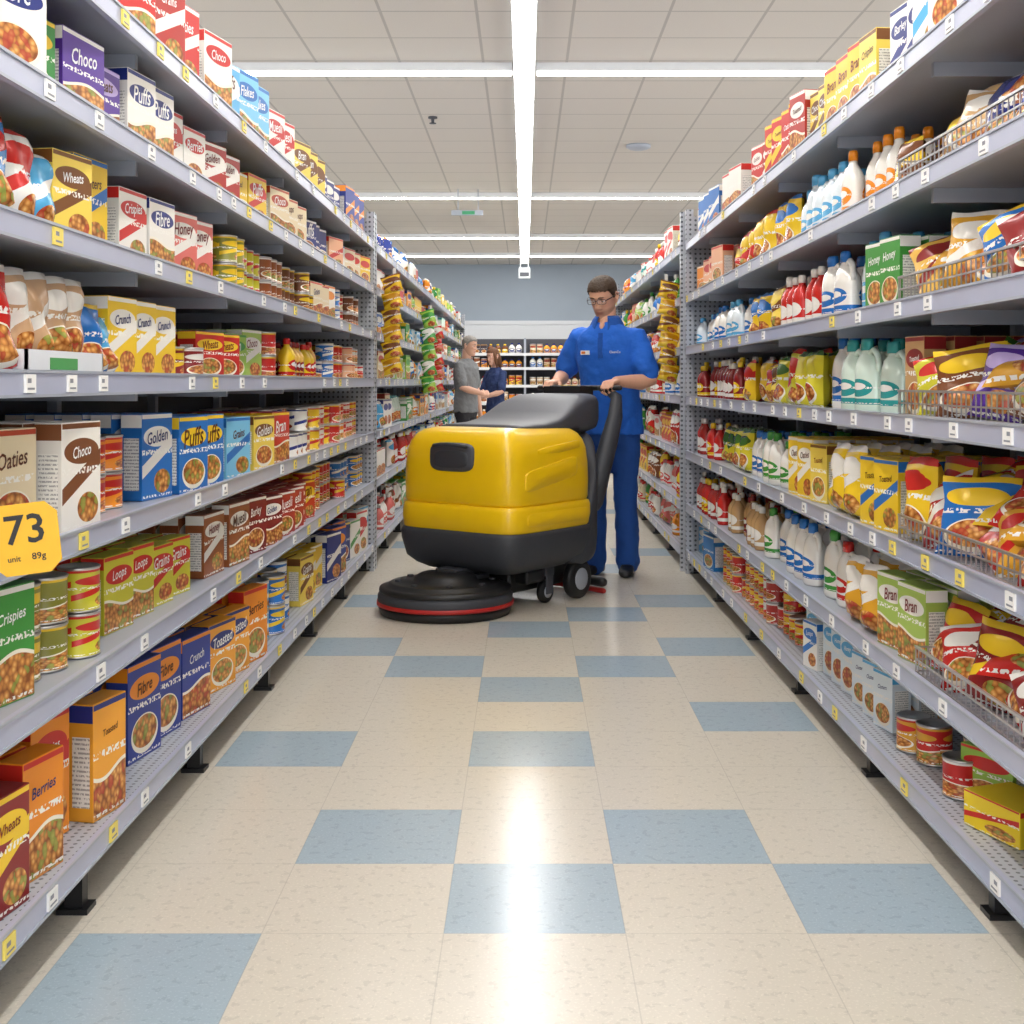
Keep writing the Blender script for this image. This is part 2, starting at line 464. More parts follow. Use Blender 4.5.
M_REDP = simple('red_rubber', H('#b3201c'), .45)
M_STEEL = simple('wire_steel', H('#c4c4c6'), .28, .8)
M_TAG = simple('price_tag_paper', H('#f2f1ee'), .6); M_TAGY = simple('price_tag_yellow', H('#f2dc6a'), .5)
M_INK = simple('label_print_grey', H('#8a8c94'), .6)
M_LIGHT = emis('led_diffuser', (1.0, .985, .965), 23.0)
t = NT('perforated_steel'); o = t.obj(); x, y, z = t.sep(o)
def cell(s, p): return t.m('POWER', t.m('SUBTRACT', t.m('FRACT', t.m('DIVIDE', t.m('ADD', s, 20), p)), .5), 2)
dot = t.m('LESS_THAN', t.m('ADD', cell(x, .022), cell(y, .022)), .05)
t.set(Base_Color=t.mix(dot, H('#b6bcc6'), H('#6a6d75')), Roughness=.35, Metallic=.15); M_PERF = t.mat
t = NT('perforated_post'); o = t.obj(); x, y, z = t.sep(o)
def cell2(s, p): return t.m('POWER', t.m('SUBTRACT', t.m('FRACT', t.m('DIVIDE', t.m('ADD', s, 20), p)), .5), 2)
dot = t.m('LESS_THAN', t.m('ADD', cell2(t.m('ADD', x, y), .03), cell2(z, .03)), .06)
t.set(Base_Color=t.mix(dot, H('#b0b4bc'), H('#5a5c62')), Roughness=.4, Metallic=.15); M_POST = t.mat

# ------------------------------------------------------------------ room
TS = .396; X0 = -.177; Y0 = 2.735
blue = {(-2, -1), (0, 0), (2, 0), (-1, 1), (1, 1), (0, 3), (-2, 3), (2, 4), (0, 5), (-1, 6), (1, 6), (-2, 7), (2, 7), (0, 8), (-1, 9), (1, 9), (2, 10), (-2, 10), (0, 12), (-1, 14), (1, 13),
        (2, 15), (-2, 16), (0, 17), (1, 19), (-1, 20), (0, 23), (2, 22), (-2, 24), (1, 26), (-1, 28), (0, 30), (0, -3), (1, -4), (-1, -5), (2, -6), (-2, -6), (0, -7)}
V = []; F = []; I = []
i0, i1, j0, j1 = -20, 21, -14, 56
nx = i1-i0+1
for j in range(j0, j1+1):
    for i in range(i0, i1+1): V.append((X0+i*TS, Y0+j*TS, 0))
for j in range(j0, j1):
    for i in range(i0, i1):
        a = (j-j0)*nx+(i-i0); F.append([a, a+1, a+nx+1, a+nx])
        I.append(1 if (i, j) in blue or (abs(i) > 3 and (i*7+j*5) % 6 == 0) else 0)
mesh_obj('floor', V, F, [M_CREAM, M_BLUE], I)
XL, XR, YB, YF, ZC = X0+i0*TS, X0+i1*TS, Y0+j1*TS, Y0+j0*TS, 3.5
YB = 24.6
g = Geo(); g.box(XL, XR, YF, YB, ZC, ZC+.08); g.obj('ceiling', [M_CEIL])
g = Geo(); g.box(XL, XR, YB, YB+.1, 0, 2.35, 1); g.box(XL, XR, YB, YB+.1, 2.35, ZC, 0); g.obj('wall_back', [M_WALLB, M_WHITE])
g = Geo(); g.box(XL-.1, XL, 17, YB, 0, ZC); g.obj('wall_left', [M_WALLB])
g = Geo(); g.box(XR, XR+.1, 17, YB, 0, ZC); g.obj('wall_right', [M_WALLB])
g = Geo(); g.box(XL, XR, YB-.02, YB-.002, 2.33, 2.4); g.obj('trim_1', [M_WHITE])
def fixture(name, x0, x1, y0, y1, z=3.43):
    g = Geo(); t_ = .008
    g.box(x0-t_, x1+t_, y0-t_, y1+t_, z+.006, ZC-.002, 0)
    g.box(x0, x1, y0, y1, z, z+.012, 1)
    g.obj(name, [M_WHITE, M_LIGHT])
fixture('linear_ceiling_light', -.074, .064, -2, 23.6)
for k, yy in enumerate((2.6, 9.1, 15.3, 19.55, 22.4)):
    w = .055
    fixture('cross_ceiling_light', -6.5, -.10, yy-w, yy+w)
    fixture('cross_ceiling_light', .09, 6.5, yy-w, yy+w)
g = Geo(); g.add(ring_loft([sring(-.8, 10.9, 3.499, .04, .04), sring(-.8, 10.9, 3.485, .04, .04), sring(-.8, 10.9, 3.48, .015, .015), sring(-.8, 10.9, 3.45, .012, .012), sring(-.8, 10.9, 3.445, .03, .03), sring(-.8, 10.9, 3.44, .03, .03)]), 0)
g.obj('fire_sprinkler', [M_DG], True)
g = Geo(); g.add(ring_loft([sring(1.1, 12.2, 3.499, .12, .12), sring(1.1, 12.2, 3.475, .12, .12), sring(1.1, 12.2, 3.46, .09, .09), sring(1.1, 12.2, 3.45, .05, .05)]), 0)
g.obj('smoke_detector', [M_SHELF], True)
g = Geo(); g.box(-.88, -.50, 15.0, 15.03, 3.19, 3.25, 0); g.box(-.75, -.60, 14.995, 15.0, 3.2, 3.24, 1)
for xx in (-.8, -.56): g.box(xx-.006, xx+.006, 15.01, 15.02, 3.25, 3.5, 0)
g.obj('exit_sign', [M_SHELF, simple('exit_green', H('#3f9a6a'))])
g = Geo(); g.box(-.11, .09, 22.0, 22.05, 3.02, 3.2, 0); g.box(-.09, .07, 21.995, 22.0, 3.05, 3.12, 1)
for xx in (-.08, .06): g.box(xx-.006, xx+.006, 22.02, 22.03, 3.2, 3.43, 0)
g.obj('hanging_aisle_sign', [M_WHITE, M_DG])

# ------------------------------------------------------------------ shelving
def shelving(side, w, y0, y1, levels, depth=.5, top=2.26, tagp=.32):
    g = Geo()
    def bx(d0, d1, a, b, z0, z1, m):
        xa, xb = side*(w+d0), side*(w+d1); g.box(min(xa, xb), max(xa, xb), a, b, z0, z1, m)
    for k, z in enumerate(levels):
        bx(.0, depth, y0, y1, z-.022, z, 4 if k == 0 else 0)
        bx(-.012, -.001, y0, y1, z-.04, z+.014, 1)
        bx(-.016, -.012, y0, y1, z+.008, z+.014, 0); bx(-.016, -.012, y0, y1, z-.04, z-.034, 0)
        y = y0+.2
        while y < y1-.1:
            r = random.random()
            if r < .8:
                bx(-.0175, -.0125, y, y+.05, z-.031, z+.005, 3 if r < .2 else 2)
                bx(-.0178, -.0175, y+.008, y+.026, z-.012, z-.003, 8); bx(-.0178, -.0175, y+.008, y+.042, z-.025, z-.021, 8)
            y += tagp*random.uniform(.6, 1.3)
        if k:
            yy = y0+.5
            while yy < y1:
                bx(.05, depth, yy-.01, yy+.01, z-.06, z-.022, 0); yy += 1.0
    bx(depth, depth+.03, y0, y1, .1, top, 5)
    n = max(1, round((y1-y0)/1.0))
    for i in range(n+1):
        yy = y0+(y1-y0)*i/n
        bx(depth-.03, depth+.06, yy-.02, yy+.02, 0, top, 0)
        bx(.03, .07, yy-.018, yy+.018, .012, levels[0]-.022, 6)
        bx(.015, .085, yy-.03, yy+.03, 0, .012, 6)
    bx(.12, .14, y0, y1, .0, levels[0]-.03, 6)
    for e in (y0, y1):
        bx(-.012, .035, e-.03, e+.03, .0, top+.02, 7)
        for zz in np.arange(.3, top, .28): bx(.03, depth, e-.008, e+.008, zz-.01, zz+.01, 7)
        bx(.03, depth, e-.006, e+.006, .05, top-.02, 7)
    return g.obj('supermarket_shelving', [M_SHELF, M_RAIL, M_TAG, M_TAGY, M_PERF, M_BACK, M_BLK, M_POST, M_INK])
LL = [.17, .56, .87, 1.21, 1.51, 1.80, 2.08]
RL = [.14, .43, .76, 1.10, 1.41, 1.73, 2.06]
WL, WR = .97, 1.02
shelving(-1, WL, .8, 8.0, LL); shelving(1, WR, .8, 7.9, RL)
shelving(-1, WL, 8.1, 20, LL); shelving(1, WR-.02, 8.0, 13.9, RL)
shelving(1, 1.65, 15.8, 20.5, RL)
def newP(): return {k: Pack(n, m) for k, (n, m) in NAMES.items()}

PL = newP()
Lseg = {
 6: [(1, 3.2, 'box', 'cream', .27), (3.2, 3.95, 'box', 'red', .27), (3.95, 4.3, 'box', 'pink', .27), (4.3, 5.1, 'box', 'lblue', .29), (5.1, 5.7, 'box', 'white', .28), (5.7, 6.35, 'box', 'yellow', .26), (6.35, 7.95, 'box', 'navy', .24)],
 5: [(1, 2.55, 'box', 'cream', .22), (2.55, 2.78, 'box', 'green', .21), (2.78, 3.2, 'box', 'purple', .22), (3.22, 3.6, 'box', 'cream', .22, .17), (3.62, 4.0, 'box', 'pink', .21, .17), (4.05, 4.45, 'box', 'red', .21), (4.5, 5.0, 'box', 'yellow', .2), (5.0, 5.7, 'box', 'cream', .2), (5.7, 6.6, 'box', 'navy', .2), (6.6, 7.95, 'box', 'mix', .2)],
 4: [(1, 2.2, 'box', 'blue', .2), (2.72, 2.9, 'box', 'yellow', .24, .17), (2.92, 3.12, 'box', 'yellow', .24, .18), (3.2, 3.6, 'box', 'cream', .22, .18), (3.65, 4.05, 'box', 'pink', .21, .18), (4.1, 5.0, 'can', 'olive', .2), (5.0, 5.9, 'can', 'brown', .2), (5.9, 6.8, 'box', 'mix', .19), (6.8, 7.95, 'can', 'mix', .2)],
 3: [(1, 2.0, 'box', 'red', .2), (3.08, 3.6, 'box', 'yellow', .235, .17), (3.6, 3.95, 'can', 'maroon', .2), (3.95, 4.45, 'box', 'red', .18), (4.5, 5.0, 'box', 'lgreen', .19), (5.0, 5.4, 'can', 'red', .2), (5.4, 6.4, 'bottle', 'gold', .19), (6.4, 7.95, 'can', 'mix', .2)],
 2: [(1, 2.4, 'box', 'red', .24), (2.5, 2.9, 'box', 'cream', .25, .19), (2.92, 3.05, 'can', 'red', .2), (3.08, 3.4, 'can', 'orange', .2, .13), (3.45, 4.15, 'box', 'blue', .25, .19), (4.2, 4.6, 'box', 'lblue', .22), (4.65, 5.0, 'box', 'yellow', .22), (5.0, 5.4, 'box', 'red', .22), (5.4, 6.0, 'can', 'cream', .22), (6.0, 7.95, 'can', 'mix', .22)],
 1: [(1, 2.1, 'box', 'orange', .2), (2.4, 2.6, 'box', 'green', .25, .16), (2.62, 3.05, 'can', 'olive', .22, .11), (3.15, 4.0, 'box', 'ygreen', .2, .17), (4.05, 4.6, 'box', 'brown', .22), (4.6, 5.1, 'box', 'maroon', .22), (5.1, 6.0, 'box', 'red', .2), (6.0, 7.0, 'can', 'redY', .22), (7.0, 7.95, 'can', 'blue', .2)],
 0: [(1, 2.32, 'box', 'maroon', .28), (2.34, 2.52, 'box', 'maroon', .28, .16), (2.55, 3.2, 'box', 'orange', .29, .15), (3.35, 4.0, 'box', 'navy', .29, .2), (4.1, 4.9, 'box', 'orange', .27), (4.95, 5.7, 'can', 'blue', .25, .13), (5.7, 6.4, 'box', 'yellow', .25), (6.4, 7.3, 'box', 'navy', .26), (7.3, 7.95, 'box', 'white', .25)],
}
def run(P, side, w, levels, table):
    for k, segs in table.items():
        for s in segs:
            wd = s[5] if len(s) > 5 else None
            seg_fill(P, side, w, levels[k], s[0], s[1], s[2], s[3], s[4], wd, yaw=(random.uniform(6, 14) if s[2] == 'box' else None))
run(PL, -1, WL, LL, Lseg)
for (y, z, des, h) in [(2.28, LL[4], (W_, LB), .22), (2.42, LL[4], (H('#3c86c8'), R), .22), (2.56, LL[4], (W_, R), .21), (2.66, LL[4], (LB, W_), .18),
                       (2.3, LL[3], (H('#c23a2a'), W_), .24), (2.44, LL[3], (R, W_), .23), (2.99, LL[3], (B, Y), .18), (3.06, LL[3], (LB, R), .16)]:
    for q in range(3): place(PL, 'bag', -1, -(WL+.09+q*.11), y+random.uniform(-.02, .02), z, .16, .1, h, des, yaw=18+random.uniform(-8, 8), tilt=-4)
for y in (2.57, 2.68, 2.79, 2.88):
    for q in range(3): place(PL, 'bag', -1, -(WL+.1+q*.1), y, LL[3]+.025, .13, .10, .20, (H('#c9a27c'), W_), yaw=15+random.uniform(-15, 15))
for p in PL.values(): p.build()
g = Geo()
x0, x1, y0, y1, z = -WL-.42, -WL-.02, 2.50, 2.95, LL[3]+.001
g.box(x0, x1, y0, y1, z, z+.006); g.box(x1-.006, x1, y0, y1, z, z+.055); g.box(x0, x1, y0, y0+.006, z, z+.055); g.box(x0, x1, y1-.006, y1, z, z+.055)
g.box(x1, x1+.001, y0+.12, y0+.28, z+.015, z+.04, 1)
g.obj('cardboard_display_tray', [M_WHITE, simple('print_green', H('#4a9a50'))])

PR = newP()
Rseg = {
 6: [(1, 2.9, 'box', 'green', .24, .14), (2.9, 3.45, 'box', 'white', .27, .15), (3.45, 3.85, 'box', 'cream', .27, .16), (3.85, 4.5, 'box', 'yellow', .28, .15), (4.5, 4.75, 'box', 'yellow', .25, .12), (4.75, 5.9, 'box', 'red', .27, .14), (5.9, 6.6, 'box', 'cream', .25), (6.6, 7.85, 'box', 'mix', .24)],
 5: [(3.5, 3.72, 'bag', 'brown', .2), (3.72, 4.2, 'bottle', 'whiteO', .26, .11), (4.2, 5.05, 'jug', 'whiteB', .26, .14), (5.05, 5.85, 'bag', 'yellow', .25), (5.85, 6.7, 'bag', 'redY', .22), (6.7, 7.85, 'box', 'mix', .22)],
 4: [(3.5, 3.8, 'box', 'green', .23, .14), (3.82, 4.6, 'jug', 'whiteB', .26, .16), (4.6, 5.25, 'bottle', 'red', .24, .1), (5.25, 6.1, 'bag', 'yellow', .23), (6.1, 7.85, 'jug', 'whiteB', .22)],
 3: [(3.35, 3.7, 'box', 'tan', .23, .12), (3.72, 4.65, 'jug', 'whiteG', .26, .16), (4.65, 5.4, 'bag', 'ygreen', .25), (5.4, 6.2, 'bag', 'yellow', .22), (6.2, 7.85, 'bottle', 'maroon', .23)],
 2: [(3.3, 3.62, 'bag', 'gold', .27, .19), (3.62, 3.97, 'box', 'yellow', .25, .15), (3.97, 4.5, 'bag', 'yellow', .26), (4.5, 5.1, 'box', 'yellow', .23, .15), (5.15, 6.0, 'jug', 'whiteG', .23, .12), (6.0, 7.0, 'bag', 'ygreen', .22), (7.0, 7.85, 'bottle', 'red', .22)],
 1: [(3.35, 3.72, 'box', 'lgreen', .22, .18), (3.75, 4.2, 'bag', 'gold', .24), (4.22, 4.65, 'jug', 'white', .24, .17), (4.7, 5.6, 'jug', 'whiteG', .24, .14), (5.6, 6.7, 'bottle', 'tan', .22), (6.7, 7.85, 'bottle', 'red', .22)],
 0: [(3.75, 4.9, 'box', 'whiteB', .21, .12), (5.0, 6.1, 'can', 'red', .2), (6.1, 7.0, 'can', 'redY', .2), (7.0, 7.85, 'box', 'blue', .2)],
}
run(PR, 1, WR, RL, Rseg)
# bags heaped in the wire baskets, some standing up above the rim
bd = {5: ['snack', 'navy', 'tan', 'brown'], 4: ['gold', 'snack', 'gold'], 3: ['gold', 'snack', 'ygreen', 'purple'], 2: ['gold', 'snack', 'red'], 1: ['red', 'maroon', 'snack', 'red']}
for k, pals in bd.items():
    far = 3.42
    for layer, (n, tl) in enumerate(((10, 22), (10, 30), (12, 58), (9, 70))):
        for i in range(n):
            y = 1.65+(far-1.72)*(i+.5)/n+random.uniform(-.04, .04); dd = (.075, .20, .11, .17)[layer]+random.uniform(-.02, .03)
            zz = (.012, .04, .095, .13)[layer]
            place(PR, 'bag', 1, WR+dd, y, RL[k]+zz, random.uniform(.15, .20), .07, random.uniform(.17, .21), random.choice(D[random.choice(pals)]),
                  yaw=random.uniform(5, 50), tilt=-random.uniform(tl-12, tl+12), roll=random.uniform(-25, 25))
for (y, dd, w, h, des, z) in [(3.22, .1, .1, .1, (R, W_), 0), (3.62, .1, .1, .1, (GD, R), 0), (3.35, .2, .1, .11, (R, Y), 0), (3.5, .12, .1, .11, (R, GD), 0), (2.62, .1, .1, .12, (H('#7a3030'), W_), 0), (2.5, .1, .1, .12, (R, GD), 0), (2.66, .24, .1, .12, (BK, W_), 0), (2.8, .3, .1, .12, (R, W_), 0), (3.0, .3, .1, .1, (GD, R), 0)]:
    place(PR, 'can', 1, WR+dd, y, RL[0]+.002, w, w, h, des)
place(PR, 'box', 1, WR+.13, 2.95, RL[0]+.002, .19, .14, .085, (H('#f0d024'), R), yaw=20, seed=.8)
place(PR, 'box', 1, WR+.17, 3.16, RL[0]+.002, .16, .09, .14, (LG, R), yaw=30)
for i, (y, des) in enumerate([(3.15, (R, W_)), (3.3, (GD, R)), (3.42, (R, Y)), (3.0, (LG, R)), (2.85, (GD, R)), (2.7, (R, W_))]):
    place(PR, 'bag', 1, WR+.26, y, RL[0]+.08, .16, .07, .18, des, yaw=20+i*9, tilt=-50)
place(PR, 'box', 1, WR+.3, 2.7, RL[0]+.002, .16, .11, .08, (GD, R), yaw=10)
for y in (1.2, 1.5, 1.8, 2.1): place(PR, 'box', 1, WR+.12, y, RL[0]+.002, .2, .1, .2, random.choice(D['mix']))
for p in PR.values(): p.build()
def basket(z, y0, y1):
    g = Geo(); r = .0020; x0, x1 = WR+.006, WR+.4; zt = z+.075
    for zz in (z+.012, z+.043, zt):
        g.box(x0-r, x0+r, y0, y1, zz-r, zz+r); g.box(x0, x1, y1-r, y1+r, zz-r, zz+r); g.box(x0, x1, y0-r, y0+r, zz-r, zz+r)
    g.box(x0-r*1.8, x0+r*1.8, y0, y1, zt-r, zt+r*2)
    y = y0
    while y <= y1+1e-4:
        g.box(x0-r*.7, x0+r*.7, y-r*.7, y+r*.7, z+.002, zt); g.box(x0, x1, y-r*.7, y+r*.7, z+.002, z+.005); y += .032
    x = x0
    while x <= x1:
        g.box(x-r*.7, x+r*.7, y1-r, y1+r, z+.002, zt); x += .032
    g.obj('wire_basket', [M_STEEL])
for k in (1, 2, 3, 4, 5):
    basket(RL[k], 1.6, 2.5); basket(RL[k], 2.54, 3.45 if k != 1 else 3.3)

def far_run(side, w, levels, y0, y1, seed, kinds):
    random.seed(seed); P = newP()
    for k, z in enumerate(levels):
        y = y0+.05; gap = (levels[k+1]-z) if k+1 < len(levels) else .33
        while y < y1-.15:
            ln = min(random.uniform(.4, 1.0), y1-.05-y)
            kd = random.choice(kinds)
            pal = random.choice(['yellow', 'white', 'red', 'navy', 'green', 'orange', 'cream', 'whiteB', 'blue', 'mix', 'mix', 'pink', 'lgreen', 'whiteG'])
            seg_fill(P, side, w, z, y, y+ln, kd, pal, min(.25, gap-.07)*random.uniform(.8, 1), None, yaw=4, dmax=.2)
            y += ln
    for p in P.values(): p.build()
far_run(-1, WL, LL, 8.15, 19.95, 3, ['box', 'box', 'bag', 'bottle'])
far_run(1, WR-.02, RL, 8.05, 13.85, 4, ['box', 'bottle', 'jug', 'bag'])
far_run(1, 1.65, RL, 15.85, 20.45, 5, ['box', 'bottle'])

g = Geo(); bz = [.15, .5, .82, 1.14, 1.46, 1.72]
random.seed(11)
xa, xb = -3.6, 3.6
for z in bz:
    g.box(xa, xb, 22.9, 23.4, z-.025, z, 0); g.box(xa, xb, 22.885, 22.9, z-.04, z+.01, 1)
g.box(xa, xb, 23.4, 23.43, 0, 2.0, 2)
x = xa
while x <= xb+.01: g.box(x-.02, x+.02, 22.9, 23.4, 0, 2.0, 0); x += 1.2
g.obj('wall_shelving_unit', [M_SHELF, M_WHITE, M_BACK])
P = newP()
for z in bz:
    x = -3.5
    while x < 3.5:
        des = random.choice(D[random.choice(['mix', 'white', 'brown', 'tan', 'cream', 'orange', 'dark', 'white'])]); kd = random.choice(['box', 'can', 'bottle', 'bottle']); h = random.uniform(.15, .2); sd = random.random()
        for q in range(random.choice((2, 3, 4))):
            w = .12
            if x < 3.5 and abs((x+3.6+w/2) % 1.2-.6) < .52: place(P, kd, 0, x+w/2, 23.0, z+.002, w*.95, .09, h, des, rot=0, seed=sd)
            x += w+.008
for p in P.values(): p.build()

def clip_strip(x, y, z0, z1, side, des, n=6):
    P = Pack('clip_strip_snack_bags', M_FOIL)
    for i in range(n):
        z = z1-(z1-z0)*(i+1)/n
        M = Matrix.Translation((x, y, z))@Matrix.Rotation(math.radians(12*side), 4, 'Z')@Matrix.Rotation(math.radians(14*side), 4, 'Y')@Matrix.Diagonal((.14, .05, (z1-z0)/n*1.12, 1))
        P.add(BAGS[i % 5], M, des[i % len(des)][0], des[i % len(des)][1], .9)
    T = TPL['box']; P.add(T, Matrix.Translation((x, y+.03, z0))@Matrix.Diagonal((.02, .004, z1-z0+.06, 1)), W_, W_, .5, np.full(len(T['f']), 2.0))
    P.build()
clip_strip(-.87, 8.35, 1.25, 1.9, -1, [(H('#e8ba24'), BR), (H('#f0c62c'), H('#c98a10'))])
clip_strip(.93, 8.25, 1.2, 1.85, 1, [(H('#e8ba24'), BR), (H('#f0c62c'), H('#c98a10'))])
clip_strip(-.87, 11.6, 1.1, 1.85, -1, [(LG, G), (G, W_)], 5)
clip_strip(-.87, 12.6, 1.1, 1.75, -1, [(R, W_), (PK, R)], 5)

# yellow price sign on the near left shelf
g = Geo()
hw, hh, ch = .058, .064, .02
prof = [(-hw, -hh+ch), (-hw+ch, -hh), (hw-ch, -hh), (hw, -hh+ch), (hw, hh-ch), (hw-ch, hh), (-hw+ch, hh), (-hw, hh-ch)]
n = len(prof)
g.V += [(x, -.002, z) for x, z in prof]+[(x, .002, z) for x, z in prof]
g.F += [list(range(n)), [n+i for i in range(n)][::-1]]+[[i, n+i, n+(i+1) % n, (i+1) % n] for i in range(n)]
g.I += [0]*(n+2)
for word, wd, xx, zz in (('73', .066, .0, .018), ('unit', .022, -.022, -.034), ('89g', .024, .02, -.034)):
    vs, fs = text_geo(word)
    g.add((np.stack([vs[:, 0]*wd+xx, np.full(len(vs), -.003), vs[:, 1]*wd+zz], 1), fs), 1)
g.box(-.072, .0, .002, .006, -.03, -.01, 2)
ob = g.obj('price_sign', [simple('sign_yellow', H('#f7bf22'), .45), M_BLK, M_WHITE])
ob.location = (-.898, 2.26, .918); ob.rotation_euler = (0, math.radians(-6), math.radians(14))

# ------------------------------------------------------------------ floor scrubber
sc_e = bpy.data.objects.new('floor_scrubber_machine', None); bpy.context.collection.objects.link(sc_e)
Fd = Vector((-.60, -.80, 0)).normalized(); Ld = Vector((-Fd.y, Fd.x, 0))
O_ = Vector((-.115, 6.96, 0))
ang = math.atan2(Fd.y, Fd.x)
sc_e.location = O_; sc_e.rotation_euler = (0, 0, ang)
def srg(z, hl, hw, e=6.5, cx=.06): return sring(cx, 0, z, hl, hw+.030, 72, e)
def lp(name, rings, mat, bev=0):
    V, F = ring_loft(rings); ob = mesh_obj(name, V, F, mat, None, True, sc_e)
    return ob
lp('lower_tank', [srg(.400, .36, .35), srg(.408, .388, .368), srg(.43, .398, .378), srg(.48, .404, .382), srg(.53, .402, .380), srg(.552, .394, .374), srg(.558, .376, .356)], M_YEL)
lp('upper_tank', [srg(.552, .366, .350), srg(.558, .384, .364), srg(.575, .390, .370), srg(.66, .392, .371), srg(.76, .390, .368), srg(.84, .384, .358), srg(.885, .372, .342), srg(.920, .350, .318), srg(.944, .318, .285), srg(.956, .27, .24), srg(.960, .1, .1)], M_YEL)
def seq(a, p): return math.copysign(abs(math.cos(a))**p, math.cos(a)), math.copysign(abs(math.sin(a))**p, math.sin(a))
def side_panel(name, cx, cz, hx, hz, base, th, shear=0.0, mat=None):
    for sy in (1, -1):
        rr = []
        for q, k in ((0, 1.0), (th*.6, .995), (th*.9, .98), (th, .95)):
            rr.append([(p[0]*k*hx+cx, sy*(base+q), p[1]*k*hz+cz+shear*p[0]) for p in [seq(2*math.pi*j/56, .32) for j in range(56)]])
        mesh_obj(name, *ring_loft(rr), mat or M_YEL, None, True, sc_e)
side_panel('side_moulding', .10, .715, .235, .055, .386, .016, -.035)
side_panel('side_grip_moulding', .02, .845, .20, .022, .374, .016, -.02)
side_panel('skirt_moulding', .05, .485, .28, .035, .400, .012)
def sqx(x, hw_, z0, z1, e=3.5, n=32):
    out = []
    for j in range(n):
        a = 2*math.pi*j/n; c, s = math.cos(a), math.sin(a)
        out.append((x, hw_*math.copysign(abs(c)**(2/e), c), (z0+z1)/2+(z1-z0)/2*math.copysign(abs(s)**(2/e), s)))
    return out
lp('front_grip_frame', [sqx(.38, .155, .725, .885, 4), sqx(.452, .150, .73, .88, 4), sqx(.460, .140, .74, .87, 4)], M_DG)
lp('front_grip_recess', [sqx(.40, .12, .745, .85, 3.4), sqx(.463, .118, .75, .842, 3.4), sqx(.4655, .10, .76, .832, 3.4)], M_DG2)
V, F = tube([(.466, -.11, .864), (.478, -.05, .872), (.480, 0, .874), (.478, .05, .872), (.466, .11, .864)], .011, 10); mesh_obj('front_grip_lip', V, F, M_DG2, None, True, sc_e)
lp('chassis', [srg(.19, .26, .24), srg(.20, .30, .27), srg(.225, .35, .315), srg(.265, .392, .36), srg(.36, .410, .386), srg(.40, .412, .388), srg(.418, .404, .382), srg(.422, .39, .36)], M_DG2)
g = Geo(); g.box(-.34, .22, -.2, .2, .07, .2); g.box(.0, .16, -.28, .28, .12, .2); bevelled(g.obj('underbody', [M_BLK], False, sc_e), .02)
def sqsec(x, hw_, z0, z1, e=6.0): return sqx(x, hw_, z0, z1, e, 44)
lp('rear_body', [sqsec(-.50, .20, .40, .90), sqsec(-.48, .26, .30, .93), sqsec(-.42, .33, .2, .93), sqsec(-.34, .392, .18, .88), sqsec(-.32, .402, .18, .76), sqsec(-.26, .402, .18, .52), sqsec(-.14, .37, .2, .42)], M_DG2)
lp('lid_hood', [sqsec(-.62, .18, .98, 1.08), sqsec(-.605, .225, .95, 1.115), sqsec(-.55, .255, .92, 1.135), sqsec(-.42, .275, .90, 1.13), sqsec(-.30, .29, .90, 1.09), sqsec(-.20, .30, .90, 1.035), sqsec(-.12, .30, .90, 1.0), sqsec(0, .295, .90, .980), sqsec(.18, .28, .90, .973), sqsec(.235, .265, .905, .968)], M_DG)
lp('hood_seam', [sqsec(-.30, .300, .91, .955), sqsec(-.1, .306, .91, .955), sqsec(.2, .286, .91, .955)], M_BLK)
dc = .50
def dr(z, r): return sring(dc, 0, z, r, r, 72, 2)
lp('brush_deck_cover', [dr(.10, .33), dr(.124, .345), dr(.138, .342), dr(.144, .325), dr(.147, .30), dr(.160, .29), dr(.164, .27), dr(.168, .17), dr(.19, .16), dr(.205, .13), dr(.21, .08)], M_BLK)
lp('brush_skirt', [dr(.045, .34), dr(.05, .352), dr(.10, .352), dr(.115, .34)], M_DG2)
lp('splash_guard_band', [dr(.046, .345), dr(.050, .357), dr(.068, .357), dr(.072, .345)], M_REDP)
lp('scrub_brush', [dr(.001, .335), dr(.03, .348), dr(.05, .345)], M_BLK)
g = Geo(); g.box(.1, .5, -.07, .07, .165, .225); g.box(.28, .46, -.12, -.09, .16, .19); g.box(.28, .46, .09, .12, .16, .19)
for q in range(8):
    a = q*math.pi/4; xx, yy = dc+.245*math.cos(a), .245*math.sin(a); g.box(xx-.014, xx+.014, yy-.014, yy+.014, .155, .175)
bevelled(g.obj('deck_arm', [M_DG2], False, sc_e), .006)
def wheel(x, y, r, w):
    g = Geo()
    def wr(yy, rr): return [(x+rr*math.cos(2*math.pi*j/28), yy, r+rr*math.sin(2*math.pi*j/28)) for j in range(28)]
    g.add(ring_loft([wr(y-w/2, r*.82), wr(y-w/2+.006, r*.96), wr(y-w*.25, r), wr(y+w*.25, r), wr(y+w/2-.006, r*.96), wr(y+w/2, r*.82)]), 0)
    g.add(ring_loft([wr(y-w/2-.004, r*.5), wr(y-w/2-.002, r*.55), wr(y+w/2+.002, r*.55), wr(y+w/2+.004, r*.5)]), 1)
    g.obj('wheel', [M_BLK, M_SHELF], True, sc_e)
wheel(-.26, .31, .11, .06); wheel(-.26, -.31, .11, .06)
wheel(-.04, .25, .062, .04); wheel(-.04, -.25, .062, .04)
g = Geo()
for sy in (.25, -.25): g.box(-.07, -.01, sy-.035, sy-.025, .05, .22); g.box(-.07, -.01, sy+.025, sy+.035, .05, .22); g.box(-.08, .0, sy-.035, sy+.035, .15, .23)
bevelled(g.obj('caster_fork', [M_DG], False, sc_e), .004)
arc = [(-.44-.06*math.cos(a*math.pi/2), .36*a, .07) for a in np.linspace(-1, 1, 13)]
V, F = tube(arc, .028, 12); mesh_obj('squeegee_body', V, F, M_BLK, None, True, sc_e)
